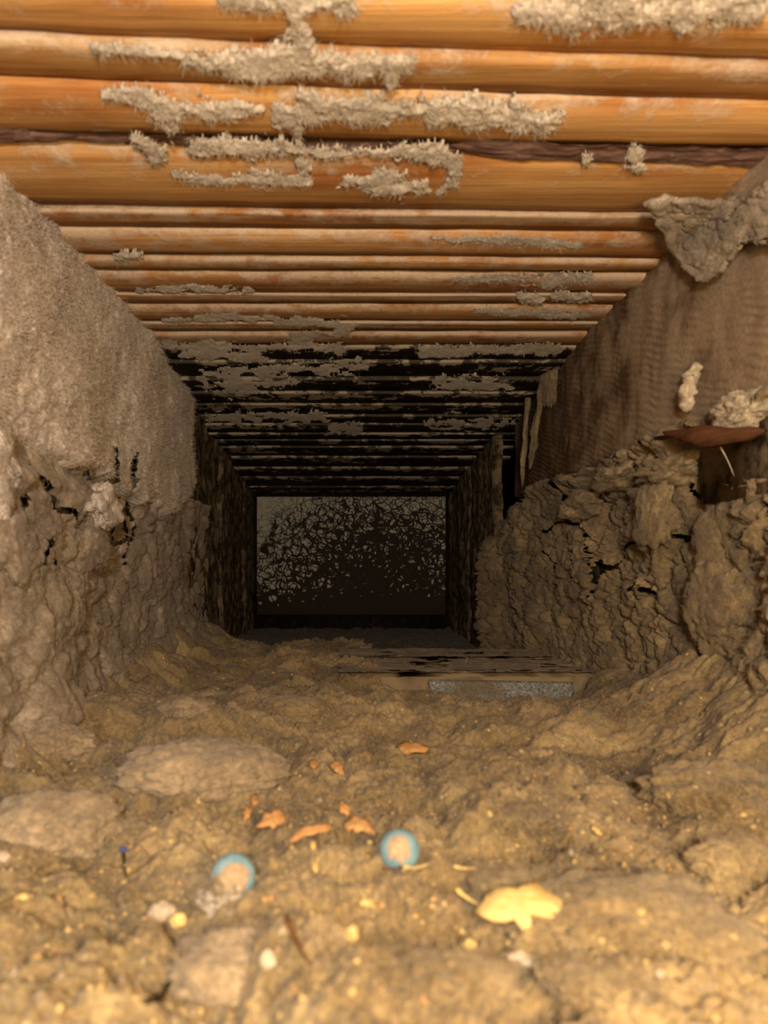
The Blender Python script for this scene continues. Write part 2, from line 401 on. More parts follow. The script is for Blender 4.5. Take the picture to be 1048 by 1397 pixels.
for i, (a, b, c) in enumerate(darks):
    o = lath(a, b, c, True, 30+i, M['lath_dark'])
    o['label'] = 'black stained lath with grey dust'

# end panel: a sheet of flaking metal in a dark frame
ep = empty('end_panel', (0, 1.43, -0.13)); tag(ep, 'flaking sheet metal panel closing the far end of the duct', 'panel')
def child_box(name, mat, parent, *a):
    o = box(name, *a, mat, parent); o.location = -Vector(parent.location); return o
def metal_sheet():
    nx, nz = 80, 50
    X, Z = np.meshgrid(np.linspace(-0.199, 0.176, nx), np.linspace(-0.125, 0.136, nz), indexing='ij')
    Y = 1.432+0.0022*fbm(X*14, Z*14, X*0, 3, 3)
    o = sheet('metal_sheet', np.stack([X, Y, Z], -1), M['panel'], ep); o.location = -Vector(ep.location)
metal_sheet()
child_box('frame_stile', M['black_wood'], ep, -0.222, -0.195, 1.408, 1.438, -0.13, 0.15)
child_box('frame_stile', M['black_wood'], ep, 0.173, 0.2, 1.408, 1.438, -0.13, 0.15)
child_box('frame_rail', M['black_wood'], ep, -0.195, 0.173, 1.41, 1.438, 0.132, 0.15)
child_box('frame_rail', M['black_wood'], ep, -0.195, 0.173, 1.405, 1.438, -0.145, -0.098)

# far duct walls: upright dusty boards
def board_wall(side, y0, y1, x_near, x_far, cuts, name_parent, zb=-0.14, seed=0):
    ds = np.array(cuts)
    for a, (d0, d1) in enumerate(zip(ds[:-1], ds[1:])):
        nd, nz = 26, 70
        D, Z = np.meshgrid(np.linspace(d0+0.0012, d1-0.0012, nd), np.linspace(zb, 1, nz), indexing='ij')
        top = 0.2586-0.0878*D+0.004
        Z = zb+(Z-zb)/(1-zb)*(top-zb)
        X = x_near+(x_far-x_near)*(D-y0)/(y1-y0)
        h = 0.006*fbm(D*30, Z*9, D*0+a, 4, seed+a)+0.004*R.uniform(-1, 1)+0.003*fbm(D*90, Z*60, D*0, 3, seed+50)
        X = X-side*h
        e = np.minimum(np.arange(nd), nd-1-np.arange(nd))[:, None]
        X = np.where(e == 0, X+side*0.014, X)
        o = sheet('board', np.stack([X, D, Z], -1), M['dark_wood'], name_parent, flip=(side < 0))
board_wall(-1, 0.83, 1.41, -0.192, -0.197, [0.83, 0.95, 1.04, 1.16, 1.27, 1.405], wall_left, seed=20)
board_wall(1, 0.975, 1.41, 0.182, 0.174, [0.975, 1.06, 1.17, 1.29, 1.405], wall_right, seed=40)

# ------------------------------------------------------------------ floor dust bed
def floor_h(X, Y):
    z0 = X*0
    wx = X+0.006*fbm(X*45, Y*45, z0, 3, 61); wy = Y+0.006*fbm(X*45, Y*45, z0+3, 3, 62)
    a = billow(wx*15, wy*18, 3, 5, 0.45); b = billow(wx*44+7, wy*52, 4, 6, 0.55)
    c = plates(wx*70, wy*75, 8, 0.6)
    h = 0.024*a+0.013*b+0.0026*c
    rid = 1-np.abs(fbm(X*7, Y*26, z0, 4, 9))*2
    far = sstep(0.42, 0.60, Y)
    h = h*(1-0.25*far)+far*0.012*(rid-0.6)
    h += 0.010*fbm(X*9, Y*9, z0, 3, 31)
    h += 0.0015*fbm(X*260, Y*260, z0, 3, 33, 0.7)
    base = -0.113+0*X
    # right half dips before the sill, left half carries on to its edge
    base = base-0.012*sstep(0.02, 0.08, X)*sstep(0.46, 0.58, Y)*(1-sstep(0.17, 0.2, X))
    # the bed climbs the side walls
    base += 0.030*sstep(0.13, 0.21, X)*(1-sstep(0.40, 0.58, Y))+0.012*sstep(0.17, 0.22, X)
    base += 0.020*sstep(0.13, 0.20, -X)
    return base+h
def sgrid(a, b, n, mid=0.5, p=0.45):
    t = np.linspace(-1, 1, n); t = p*t+(1-p)*t**3
    return (a+b)/2+(b-a)/2*t
ys = np.exp(np.linspace(math.log(0.115), math.log(1.0), 720))
xs = sgrid(-0.215, 0.232, 600)
Yg, Xg = np.meshgrid(ys, xs, indexing='ij')
Zg = floor_h(Xg, Yg)
edge = 0.955+0.02*fbm(Xg*30, Xg*0, Xg*0, 4, 71)
Zg = Zg-0.05*sstep(0, 0.03, Yg-edge)
cut = (Xg > 0.012+0.02*fbm(Yg*25, Yg*0, Yg*0, 3, 5)) & (Yg > 0.625+0.012*fbm(Xg*40, Xg*0, Xg*0, 4, 72)) & (Xg < 0.3)
sil = (1-sstep(0.0, 0.012, Yg-(0.61+0.012*fbm(Xg*40, Xg*0, Xg*0, 4, 72))))
bed = sheet('dust_bed', np.stack([Xg, Yg, Zg], -1), M['dust_floor'], keep=~cut, flip=True)
tag(bed, 'thick lumpy bed of matted brown dust covering the duct floor', 'dust', kind='stuff')
# thin far dust on the sunken floor behind
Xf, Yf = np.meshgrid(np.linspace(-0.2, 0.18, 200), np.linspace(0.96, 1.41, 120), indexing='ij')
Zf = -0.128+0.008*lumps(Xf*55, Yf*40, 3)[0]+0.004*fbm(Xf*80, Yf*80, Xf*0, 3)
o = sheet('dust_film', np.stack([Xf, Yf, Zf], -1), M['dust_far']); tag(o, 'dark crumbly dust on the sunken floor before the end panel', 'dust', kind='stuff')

# sill boards and the metal strip
s1 = plank('sill_board', 0.000, 0.212, 0.752, 0.836, -0.135, -0.0985, M['sill_wood'], nx=40, rough=0.0016, seed=1)
tag(s1, 'farther of the two dusty boards lying across the duct floor', 'board', 'sill boards')
s2 = plank('sill_board', -0.005, 0.215, 0.640, 0.744, -0.135, -0.0980, M['sill_wood'], nx=40, rough=0.0016, seed=2)
tag(s2, 'nearer of the two dusty boards, just behind the grey metal strip', 'board', 'sill boards')
def board_dust(parent, x0, x1, y0, y1, z, seed):
    X, Y = np.meshgrid(np.linspace(x0, x1, 260), np.linspace(y0, y1, 60), indexing='ij')
    e = np.minimum(np.minimum(X-x0, x1-X), np.minimum(Y-y0, y1-Y)); z0 = X*0
    n = fbm(X*70, Y*70, z0, 4, seed, 0.6)
    Z = z+0.0016+0.0022*billow(X*60, Y*90, 4, seed+3)+0.0012*n+0.0018*sstep(0.5, 0.0, (Y-y0)/(y1-y0))
    k = (e/0.006+n*1.6 > 0.1) & (fbm(X*28, Y*60, z0, 4, seed+9) > -0.42)
    o = sheet('dust_layer', np.stack([X, Y, Z], -1), M['dust_right'], parent, keep=k)
    o['label'] = 'brown dust on the board'
board_dust(s1, -0.02, 0.205, 0.750, 0.838, -0.0985, 5)
board_dust(s2, -0.02, 0.210, 0.637, 0.745, -0.0980, 15)
def strip():
    nx, nz = 60, 10
    X, Z = np.meshgrid(np.linspace(0.062, 0.185, nx), np.linspace(0, 1, nz), indexing='ij')
    t = (X-0.062)/0.123
    Yv = 0.628-0.012*Z*0+0.002*fbm(X*40, Z, X*0, 3)
    top = -0.0985-0.002*t; Zv = -0.121+(top+0.121)*Z
    Yv = Yv-0.010*(1-Z)
    o = sheet('metal_strip', np.stack([X, Yv, Zv], -1), M['metal'])
    m = o.modifiers.new('thickness', 'SOLIDIFY'); m.thickness = 0.001
    tag(o, 'speckled silver grey metal strip poking out below the sill boards', 'metal')
strip()

# ------------------------------------------------------------------ left wall coat
ds = np.exp(np.linspace(math.log(0.10), math.log(0.855), 520))
zs = np.linspace(0.035, 0.212, 230)
D, Z = np.meshgrid(ds, zs, indexing='ij'); z0 = D*0
q, cq, _ = lumps(D*26, Z*30, 21, 0.6)
h = 0.003*q+0.0035*billow(D*85, Z*75, 4, 28, 0.65)+0.006*fbm(D*11, Z*14, z0, 3, 23)+0.0016*(1-2*np.abs(fbm(D*150, Z*150, z0, 3, 24)))
near = 1-sstep(0.45, 0.62, D)
h += 0.010*near*lumps(D*13+2, Z*17, 25, 0.5)[0]*sstep(0.19, 0.12, Z)
X = -0.186+h
bot = 0.052+0.010*fbm(D*35, z0, z0, 4, 26)+0.012*sstep(0.62, 0.5, D)
end = 0.838+0.02*sstep(0.13, 0.10, Z)-0.10*sstep(0.095, 0.05, Z)+0.016*fbm(Z*60, z0, z0, 4, 27)
# slits at the foot of the coat where timber shows
slit1 = (np.abs(D-0.545-0.004*fbm(Z*90, z0, z0, 2, 3)) < 0.0045) & (Z < 0.088)
slit2 = (np.abs(D-0.590-0.003*fbm(Z*90, z0, z0, 2, 4)) < 0.009) & (Z < 0.085+0.01*fbm(D*150, z0, z0, 2, 4)) & (Z > 0.060)
keep = (Z > bot) & (D < end) & ~slit1 & ~slit2
edge_d = np.clip(np.minimum((Z-bot)/0.006, (end-D)/0.012), 0, 1)
X = -0.199+(X+0.199)*np.sqrt(edge_d)
lc = sheet('lint_coat', np.stack([X, D, Z], -1), M['dust_left'], keep=keep, flip=True)
tag(lc, 'fuzzy pale grey lint coating the upper left wall of the duct', 'lint', kind='stuff')
LC = (X, D, Z, keep)

# left wall, lower part
ds = np.exp(np.linspace(math.log(0.10), math.log(1.0), 430))
zs = np.linspace(-0.14, 0.075, 260)
D, Z = np.meshgrid(ds, zs, indexing='ij'); z0 = D*0
q, cq, _ = lumps(D*22, Z*30, 41, 0.5)
near = 1-sstep(0.40, 0.55, D)
X = -0.200+(0.005+0.012*near)*q+0.006*plates(D*30, Z*45, 42, 0.6, 0.35)*sstep(0.30, 0.55, D)+0.004*billow(D*60, Z*60, 4, 45, 0.6)+0.006*fbm(D*12, Z*12, z0, 3, 43)+0.0014*fbm(D*200, Z*200, z0, 3, 44)+0.018*near*sstep(0.06, 0.0, Z)
X += 0.010*np.exp(-((Z-0.045)/0.012)**2)*(1-sstep(0.5, 0.62, D))+0.012*sstep(-0.05, -0.11, Z)
brk = (lumps(D*9+1, Z*8, 47, 0.7)[1] > 0.9) & (Z > 0.0) & (D < 0.65)
keep = ~brk & (D < 0.97+0.02*fbm(Z*50, z0, z0, 4, 48))
X = np.where(D > 0.93, X-0.012*sstep(0.93, 0.97, D), X)
ll = sheet('lint_crust', np.stack([X, D, Z], -1), M['dust_left_low'], keep=keep, flip=True)
tag(ll, 'crusted brown grey lint on the lower left wall of the duct', 'lint', kind='stuff')
LL = (X, D, Z, keep)

# ------------------------------------------------------------------ right wall plank
def stud():
    o = empty('timber_plank', (0.2, 0.55, 0.083)); tag(o, 'long sawn timber plank along the upper right side of the duct', 'timber')
    ds = np.linspace(0.05, 0.94, 240); zs = np.linspace(0.083, 0.213, 50)
    D, Z = np.meshgrid(ds, zs, indexing='ij'); z0 = D*0
    X = 0.2005-0.0025*fbm(D*12, Z*16, z0, 3, 51)-0.0010*fbm(D*60, Z*30, z0, 3, 52)
    e = np.minimum((0.94-D)/0.006, (Z-0.083)/0.004); e = np.clip(e, 0, 1)
    X = X+0.006*(1-e)**2
    X[-1, :] = 0.231; X[:, 0] = np.where(X[:, 0] < 0.23, 0.231, X[:, 0])
    b = sheet('plank_face', np.stack([X, D, Z], -1), M['stud'], o); b.location = -Vector(o.location)
stud()
# dust ribs running down the far end of the plank
def streak(name, pts, rad, mat, label, cat, seed, group=None, thick=0.5, n=14):
    """a rough rope of dust following points"""
    pts = [np.array(p, float) for p in pts]; m = 40
    cum = [0]
    for a, b in zip(pts[:-1], pts[1:]): cum.append(cum[-1]+np.linalg.norm(b-a))
    V = []
    for i in range(m):
        t = i/(m-1)*cum[-1]; k = max(j for j in range(len(pts)-1) if cum[j] <= t+1e-9)
        f = (t-cum[k])/(cum[k+1]-cum[k]); c = pts[k]*(1-f)+pts[k+1]*f; ax = (pts[k+1]-pts[k]); ax /= np.linalg.norm(ax)
        up = np.array([1, 0, 0]) if abs(ax[0]) < 0.8 else np.array([0, 0, 1]); u = np.cross(ax, up); u /= np.linalg.norm(u); v = np.cross(ax, u)
        r = rad*math.sqrt(max(0.02, 1-(2*i/(m-1)-1)**4))
        for j in range(n):
            a = j/n*2*math.pi
            rr = r*(1+1.2*float(fbm(np.array(i*0.21), np.array(math.cos(a)*1.2), np.array(math.sin(a)*1.2+seed), 3, seed)))
            V.append(c+u*math.cos(a)*rr+v*math.sin(a)*rr*thick)
    Fq = [(i*n+j, i*n+(j+1) % n, (i+1)*n+(j+1) % n, (i+1)*n+j) for i in range(m-1) for j in range(n)]
    o = mesh_obj(name, V, Fq, mat); return tag(o, label, cat, group)

# right wall, lower crust of lumps
ds = np.exp(np.linspace(math.log(0.10), math.log(1.03), 520))
zs = np.linspace(-0.145, 0.098, 330)
D, Z = np.meshgrid(ds, zs, indexing='ij'); z0 = D*0
q3, cq3, _ = lumps(D*15, Z*13, 83, 0.6)
base = 0.222-0.020*sstep(0.62, 0.92, D)-0.027*sstep(0.90, 1.02, D)*sstep(0.06, 0.02, Z)
near = 1-sstep(0.42, 0.62, D)
hollow = np.exp(-((D-0.47)/0.07)**2-((Z+0.060)/0.045)**2)
p1 = plates(D*27+0.4*fbm(Z*30, D*9, z0, 3, 90), Z*40, 91, 0.6, 0.40); p2 = plates(D*66, Z*88, 92, 0.6, 0.32)
X = base-(0.003+0.012*near)*q3-(0.0140*p1+0.0050*p2)*(0.65+0.5*fbm(D*9, Z*9, z0, 2, 93))-0.003*billow(D*60, Z*70, 3, 94)+0.003-0.0014*fbm(D*200, Z*200, z0, 3, 84)-0.006*fbm(D*12, Z*12, z0, 3, 85)
X += 0.012*hollow-0.012*near*sstep(0.0, -0.08, Z)
rim = np.exp(-((Z-0.083-0.004*fbm(D*40, z0, z0, 3, 86))/0.008)**2)
X -= 0.012*rim*(1-sstep(0.85, 0.9, D))
brk = (lumps(D*7.5+3, Z*9, 87, 0.8)[1] > 0.93) & (Z > -0.03) & (D < 0.8)
block_win = (D > 0.33) & (D < 0.425) & (Z > 0.045+0.004*fbm(D*90, z0, z0, 3, 5)) & (Z < 0.080)
topcut = Z < 0.088+0.004*fbm(D*60, z0, z0, 4, 88)-0.012*sstep(0.80, 0.88, D)-0.02*sstep(0.9, 1.0, D)
keep = topcut & ~brk & ~block_win & (D < 1.01+0.02*fbm(Z*50, z0, z0, 4, 89))
rc = sheet('dust_crust', np.stack([X, D, Z], -1), M['dust_right'], keep=keep)
tag(rc, 'cracked cauliflower crust of brown dust on the lower right wall', 'dust', kind='stuff')
RC = (X, D, Z, keep)
# dark timber block behind the gap in the crust
tb = box('timber_block', 0.206, 0.231, 0.30, 0.44, 0.036, 0.081, M['dark_wood'])
tag(tb, 'dark grained timber block under the plank at the right edge', 'timber')

# ------------------------------------------------------------------ fuzz fibres
def fibres(name, P, n, L, r, mat, seed, lift=(0, 0, 0), spread=1.0):
    g = np.random.default_rng(seed)
    p = P[g.integers(0, len(P), n)]
    dr = g.normal(size=(n, 3))*spread+np.array(lift); dr /= np.linalg.norm(dr, axis=1)[:, None]
    cv = g.normal(size=(n, 3)); sd = np.cross(dr, cv); sd /= np.linalg.norm(sd, axis=1)[:, None]
    up = np.cross(dr, sd)
    ln = L*g.uniform(0.35, 1.4, n)[:, None]; rr = r*g.uniform(0.6, 1.4, n)[:, None]
    ring = []
    for t, q in ((0, 1), (0.5, 0.9), (1, 0.3)):
        c = p+dr*ln*t+sd*ln*0.35*t*t
        for k in range(3):
            a = k*2.0944; ring.append(c+(up*math.cos(a)+sd*math.sin(a))*rr*q)
    V = np.stack(ring, 1).reshape(-1, 3)
    b = np.arange(n)[:, None]*9
    Fq = np.concatenate([np.stack([b[:, 0]+3*s+k, b[:, 0]+3*s+(k+1) % 3, b[:, 0]+3*s+3+(k+1) % 3, b[:, 0]+3*s+3+k], 1) for s in (0, 1) for k in range(3)])
    return mesh_obj(name, V, Fq, mat)
def pick(S, cond): X, D, Z, k = S; m = k & cond(D, Z); return np.stack([X[m], D[m], Z[m]], 1)
f1 = fibres('lint_fibres', pick(LC, lambda D, Z: D > 0.34), 34000, 0.0042, 0.00013, M['fibre'], 1, (0.6, 0, 0))
tag(f1, 'loose pale fibres standing off the upper left lint coat', 'fibres', kind='stuff')
f2 = fibres('lint_fibres', pick(LL, lambda D, Z: D > 0.33), 6000, 0.005, 0.0001, M['fibre_brown'], 2, (0.6, 0, 0))
tag(f2, 'fine brown fibres on the lower left crust', 'fibres', kind='stuff')
f3 = fibres('lint_fibres', pick(RC, lambda D, Z: D > 0.33), 6000, 0.0045, 0.0001, M['fibre_brown'], 3, (-0.6, 0, 0))
tag(f3, 'fine brown fibres on the lower right crust', 'fibres', kind='stuff')
kk = ~cut & (Yg > 0.14)
FP = np.stack([Xg[kk], Yg[kk], Zg[kk]], 1)
f4 = fibres('lint_fibres', FP, 16000, 0.006, 0.00011, M['fibre_brown'], 4, (0, 0, 0.5))
tag(f4, 'short brown hairs scattered over the floor dust', 'fibres', kind='stuff')

# ------------------------------------------------------------------ dust patches under the laths
PF = []
def seg_field(PX, PY, strokes):
    f = np.full(PX.shape, -9.0)
    for st in strokes:
        pts = st if len(st) > 1 else [st[0], (st[0][0]+0.5, st[0][1], st[0][2])]
        for (xa, ya, ra), (xb, yb, rb) in zip(pts[:-1], pts[1:]):
            dx, dy = xb-xa, yb-ya; L = dx*dx+dy*dy
            t = np.clip(((PX-xa)*dx+(PY-ya)*dy)/L, 0, 1); r = ra+(rb-ra)*t
            f = np.maximum(f, 1-np.hypot(PX-xa-t*dx, PY-ya-t*dy)/r)
    return f
def patch(strokes, label, mat=None, thick=0.005, seed=0, name='dust_patch', rag=0.75):
    allp = [p for s in strokes for p in s]
    x0 = min(p[0]-p[2] for p in allp)-12; x1 = max(p[0]+p[2] for p in allp)+12
    y0 = min(p[1]-p[2] for p in allp)-10; y1 = max(p[1]+p[2] for p in allp)+10
    nx, ny = int((x1-x0)/1.5)+2, int((y1-y0)/1.3)+2
    PX, PY = np.meshgrid(np.linspace(x0, x1, nx), np.linspace(y0, y1, ny), indexing='ij')
    s = (CY-PY)/F
    Dd = np.where(PY < 470, HN/s, 0.2586/(s+0.0878))
    Xx = (PX-CX)/F*Dd
    f = seg_field(PX, PY, strokes)
    z0 = PX*0
    rg = fbm(Xx*80, Dd*75, z0, 5, seed+100, 0.68)*rag*2.1+0.35*fbm(Xx*300, Dd*240, z0, 3, seed+130, 0.7)
    m = f+rg+0.10
    keep = m > 0
    t = thick*0.36*np.clip(m/0.8, 0, 1)**0.7*(0.6+1.1*billow(Xx*130, Dd*110, 3, seed+110, 0.6))
    t = np.where(m <= 0.06, -0.001, t)
    Zz = Hc(Dd)-t+0.0005
    PF.append(np.stack([Xx[keep], Dd[keep], Zz[keep]], 1))
    c = np.array([Xx.mean(), Dd.mean(), HN])
    root = sheet(name, np.stack([Xx, Dd, Zz], -1)-c, mat or M['dust_grey'], keep=keep, flip=False)
    root.location = c
    return tag(root, label, 'dust', 'grey lint patches under the ceiling laths')
patch([[(320, -5, 14), (400, 10, 22), (470, -3, 20)], [(400, 15, 18), (415, 50, 12), (425, 70, 8)]], 'pale lint tuft hanging from the nearest lath at top centre', thick=0.007, seed=1)
patch([[(130, 62, 5), (250, 75, 8)], [(255, 84, 14), (330, 85, 22), (420, 82, 19), (470, 86, 14), (555, 84, 13)], [(535, 90, 9), (534, 112, 6)]], 'long pale lint streak with a drooping right tail on the second lath', thick=0.007, seed=2)
patch([[(140, 128, 8), (200, 140, 15), (240, 152, 22), (285, 150, 12), (360, 147, 5)]], 'lumpy grey lint patch at left on the third lath', thick=0.007, seed=3)
patch([[(385, 158, 17), (420, 152, 20), (500, 150, 15), (600, 148, 15), (700, 158, 19), (758, 164, 13)], [(430, 130, 8), (420, 145, 8)]], 'longest grey lint streak, across the middle of the third lath', thick=0.007, seed=4)
patch([[(180, 188, 5), (215, 205, 13), (235, 195, 8)]], 'small torn lint scrap at left beside the purple brown seam', thick=0.005, seed=5)
patch([[(262, 197, 10), (330, 203, 12), (390, 200, 10), (450, 212, 9), (520, 205, 8), (600, 210, 11), (625, 222, 8), (618, 245, 8), (598, 262, 5)], [(408, 180, 8), (414, 235, 11)]], 'lint streak with a curling hook at its right end', thick=0.006, seed=6)
patch([[(238, 240, 9), (300, 244, 12), (360, 246, 9), (425, 250, 6)]], 'faint flat lint streak at left centre of the wide lath', thick=0.004, seed=7)
patch([[(475, 246, 12), (520, 252, 17), (570, 258, 12)], [(545, 262, 6), (546, 276, 3)]], 'oval grey lint pad at centre of the wide lath', thick=0.006, seed=8)
patch([[(720, 15, 14), (790, 22, 22), (870, 14, 24), (960, 12, 20), (1040, 8, 14)]], 'broad pale lint fringe at the top right corner', thick=0.008, seed=9)
patch([[(866, 216, 16), (872, 226, 8)]], 'single lint tuft on the purple brown seam at right', thick=0.006, seed=10)
patch([[(800, 216, 7)]], 'tiny round lint speck on the purple brown seam', thick=0.005, seed=11)
patch([[(163, 350, 9), (185, 345, 10)]], 'small white lint tuft at the left end of the narrow laths', thick=0.006, seed=12)
patch([[(590, 326, 4), (700, 328, 6), (790, 335, 7)]], 'thin dusty smear at right on the sixth lath', thick=0.0025, seed=13)
patch([[(620, 381, 3), (760, 382, 9), (800, 380, 7)]], 'flat dusty smear at right on the eighth lath', thick=0.003, seed=14)
patch([[(715, 405, 11), (735, 408, 9)], [(760, 402, 8), (800, 405, 8)]], 'knotted lint cluster at right on the narrow laths', thick=0.006, seed=15)
patch([[(190, 395, 4), (250, 394, 6), (340, 396, 5)]], 'short lint crumbs at left on the narrow laths', thick=0.004, seed=16)
patch([[(225, 437, 5), (330, 432, 6), (480, 445, 8)], [(400, 458, 6), (475, 455, 6)]], 'long dusty smear at left centre of the last honey laths', thick=0.003, seed=17)
patch([[(650, 424, 4), (740, 428, 6), (800, 430, 4)]], 'thin dusty smear at right centre of the last honey laths', thick=0.003, seed=18)
patch([[(225, 472, 6), (330, 474, 7), (462, 473, 8)], [(250, 482, 6), (300, 485, 8), (360, 488, 7)]], 'dust band at left where the honey laths meet the black laths', thick=0.003, seed=19)
patch([[(578, 480, 7), (640, 478, 8), (760, 476, 8)]], 'dust band at right where the honey laths meet the black laths', thick=0.003, seed=20)
patch([[(285, 520, 11), (340, 524, 12), (400, 518, 5)], [(300, 505, 5), (420, 503, 7), (500, 500, 7)]], 'dust patch at left on the second and third black laths', rag=1.3, thick=0.003, seed=21)
patch([[(600, 526, 10), (650, 528, 9), (690, 525, 8)]], 'dust patch at right on the third black lath', thick=0.003, rag=1.3, seed=22)
patch([[(285, 572, 6), (350, 570, 8), (440, 568, 7)]], 'dust patch at left on the sixth black lath', thick=0.003, rag=1.3, seed=23)
patch([[(590, 576, 8), (640, 578, 9), (692, 576, 6)]], 'dust patch at right on the sixth black lath', thick=0.003, rag=1.3, seed=24)
patch([[(455, 585, 7), (490, 584, 7)]], 'small dust pad at centre of the black laths', thick=0.003, seed=25)
pf = fibres('lint_fibres', np.concatenate(PF), 16000, 0.0028, 0.00010, M['fibre'], 6, (0, 0, -0.5))
tag(pf, 'short pale fibres bristling from the ceiling lint patches', 'fibres', kind='stuff')
# dirt caught in the wide seam
def seam():
    PX, PY = np.meshgrid(np.linspace(-80, 1100, 500), np.linspace(196, 222, 30), indexing='ij')
    yy = PY+(PX-750)*0.028; s = (CY-yy)/F; Dd = HN/s; Xx = (PX-CX)/F*Dd
    Zz = HN+0.0025+0.002*fbm(Xx*50, Dd*160, Xx*0, 4, 7)-0.0015+0.0035*(sstep(-0.2, -0.12, Xx)*(1-sstep(0.03, 0.08, Xx)))
    o = sheet('seam_dirt', np.stack([Xx, Dd, Zz], -1), M['seam']); tag(o, 'purple brown dirt packed in the widest seam between laths', 'dirt', kind='stuff')
M['seam'] = wood_mat('seam_dirt', [(0.3, (0.12, 0.065, 0.05)), (0.7, (0.30, 0.19, 0.15))], (60, 200, 60), 0.03, (0.5, 0.40, 0.32))
seam()

# ------------------------------------------------------------------ clumps
import bmesh
_ico = {}; CF = []
def ico(sub):
    if sub not in _ico:
        bm = bmesh.new(); bmesh.ops.create_icosphere(bm, subdivisions=sub, radius=1)
        V = np.array([v.co[:] for v in bm.verts]); Fc = np.array([[v.index for v in f.verts] for f in bm.faces]); bm.free(); _ico[sub] = (V, Fc)
    return _ico[sub]
def clump(loc, r, label, mat='dust_clump', seed=0, amp=0.35, sub=5, rotz=0.0, group=None, name='dust_clump', fine=0.15, cat='dust clump', smooth=True):
    V, Fc = ico(sub); n = V
    a = fbm(n[:, 0]*1.3+seed, n[:, 1]*1.3, n[:, 2]*1.3, 4, seed)
    b = sum(0.55**i*np.abs(vnoise(n[:, 0]*3*2**i+seed, n[:, 1]*3*2**i, n[:, 2]*3*2**i, seed+3+i)) for i in range(4))/1.2
    c = fbm(n[:, 0]*14+seed, n[:, 1]*14, n[:, 2]*14, 3, seed+5)
    k = 1+amp*1.3*a+fine*1.5*(b-0.3)+fine*0.35*c
    P = n*k[:, None]*np.array(r)
    if name == 'dust_clump':
        cr, sr = math.cos(rotz), math.sin(rotz); CF.append(P@np.array([[cr, sr, 0], [-sr, cr, 0], [0, 0, 1]])+np.array(loc))
    o = mesh_obj(name, P, Fc, M[mat], None, smooth); o.location = loc; o.rotation_euler = (0, 0, rotz)
    return tag(o, label, cat, group)
def fz(x, y): return float(floor_h(np.array([x]), np.array([y]))[0])
def onfloor(px, py, dz=0.0):
    """walk the floor to the spot the lens sees at px, py"""
    best = None
    for d in np.linspace(0.14, 0.95, 400):
        x = (px-CX)/F*d; z = (CY-py)/F*d
        if z <= fz(x, d): best = d; break
    d = best or 0.95
    x = (px-CX)/F*d
    return np.array([x, d, fz(x, d)+dz])
G = 'dust clumps lying on the floor bed'
def fcl(px, py, wpx, hpx, label, mat='dust_clump', seed=0, amp=0.25, dz=0.0, **kw):
    mat = 'dust_floor' if mat == 'dust_clump' and px > 500 else mat
    p = onfloor(px, py+hpx*0.35); d = p[1]
    rx = wpx/2/F*d; rz = hpx/2/F*d*0.95
    return clump(tuple(p+np.array([0, rx*0.3, rz*0.05+dz])), (rx*1.08, rx*0.8, rz*0.85), label, mat, seed, amp, group=G, **kw)
fcl(265, 1035, 205, 92, 'largest smooth rounded dust clump, left of centre below the left wall', seed=1, amp=0.18)
fcl(60, 1105, 175, 110, 'grey dust clump at the left edge beside the round one', 'dust_clump', 2)
fcl(60, 1150, 50, 42, 'small round dust ball against the left edge clump', 'dust_clump', 3, 0.12)
fcl(1000, 1050, 200, 120, 'big sloping dust mound at the right edge under the wall', 'dust_floor', 4, 0.15, dz=-0.004)
fcl(1015, 1160, 110, 70, 'flat grey clump at the right edge', 'dust_clump', 5)
fcl(880, 1240, 260, 95, 'wide fluffy pale clump at lower right', 'dust_clump', 6, 0.25)
fcl(720, 1110, 90, 40, 'low clump behind the wide fluffy one', 'dust_floor', 7)
fcl(400, 965, 90, 36, 'flat dust clump near the middle in front of the far edge', 'dust_floor', 8)
fcl(255, 958, 60, 34, 'broken pale clump beside the crack at left', 'dust_clump', 9, 0.4)
fcl(700, 1205, 90, 44, 'small pale clump between the yellow shard and the fluffy clump', 'dust_clump', 10)
fcl(600, 1330, 170, 80, 'yellowish clump at bottom centre', 'dust_floor', 11)
fcl(310, 1310, 170, 90, 'grey yellow clump at bottom left of centre', 'dust_clump', 12)
fcl(830, 1335, 160, 60, 'soft clump at bottom right', 'dust_floor', 13)
fcl(60, 1000, 110, 60, 'dark soft clump in the left corner of the floor', 'dust_clump', 14)
# clumps on the walls
WG = 'dust clumps stuck to the walls'
def wcl(px, py, d, w, h, label, mat, seed, amp=0.3, dep=0.6, **kw):
    p = pt(px, py, d); p[0] += 0.006*(1 if px > 500 else -1); rx = w/2/F*d; rz = h/2/F*d
    return clump(tuple(p), (rx*dep*0.7, rx*1.2, rz*1.1), label, mat, seed, amp*1.7, group=WG, **kw)
wcl(85, 905, 0.43, 90, 130, 'drooping grey clump hanging low on the left wall', 'dust_left_low', 21)
wcl(12, 640, 0.36, 80, 110, 'bright pale lint bulge at the left edge', 'dust_left', 22)
wcl(150, 690, 0.50, 70, 46, 'cracked lint knob where the upper coat ends at left', 'dust_left', 23, 0.4)
wcl(140, 745, 0.50, 100, 62, 'flat felted lint flap under the cracked knob', 'dust_left_low', 24, 0.2, 0.4)
wcl(30, 745, 0.37, 100, 90, 'brownish lint bulge under the bright one at the left edge', 'dust_left_low', 25)
wcl(1000, 560, 0.385, 120, 46, 'cream coloured crumbly clump on the plank edge at right', 'dust_pale', 26, 0.2, fine=0.25)
wcl(875, 700, 0.50, 90, 70, 'pale peeling dust slab at the top of the right crust', 'dust_right', 27, 0.35, 0.4)
wcl(990, 735, 0.42, 110, 100, 'rounded sandy dust lump at the right edge', 'dust_right', 28, 0.35)
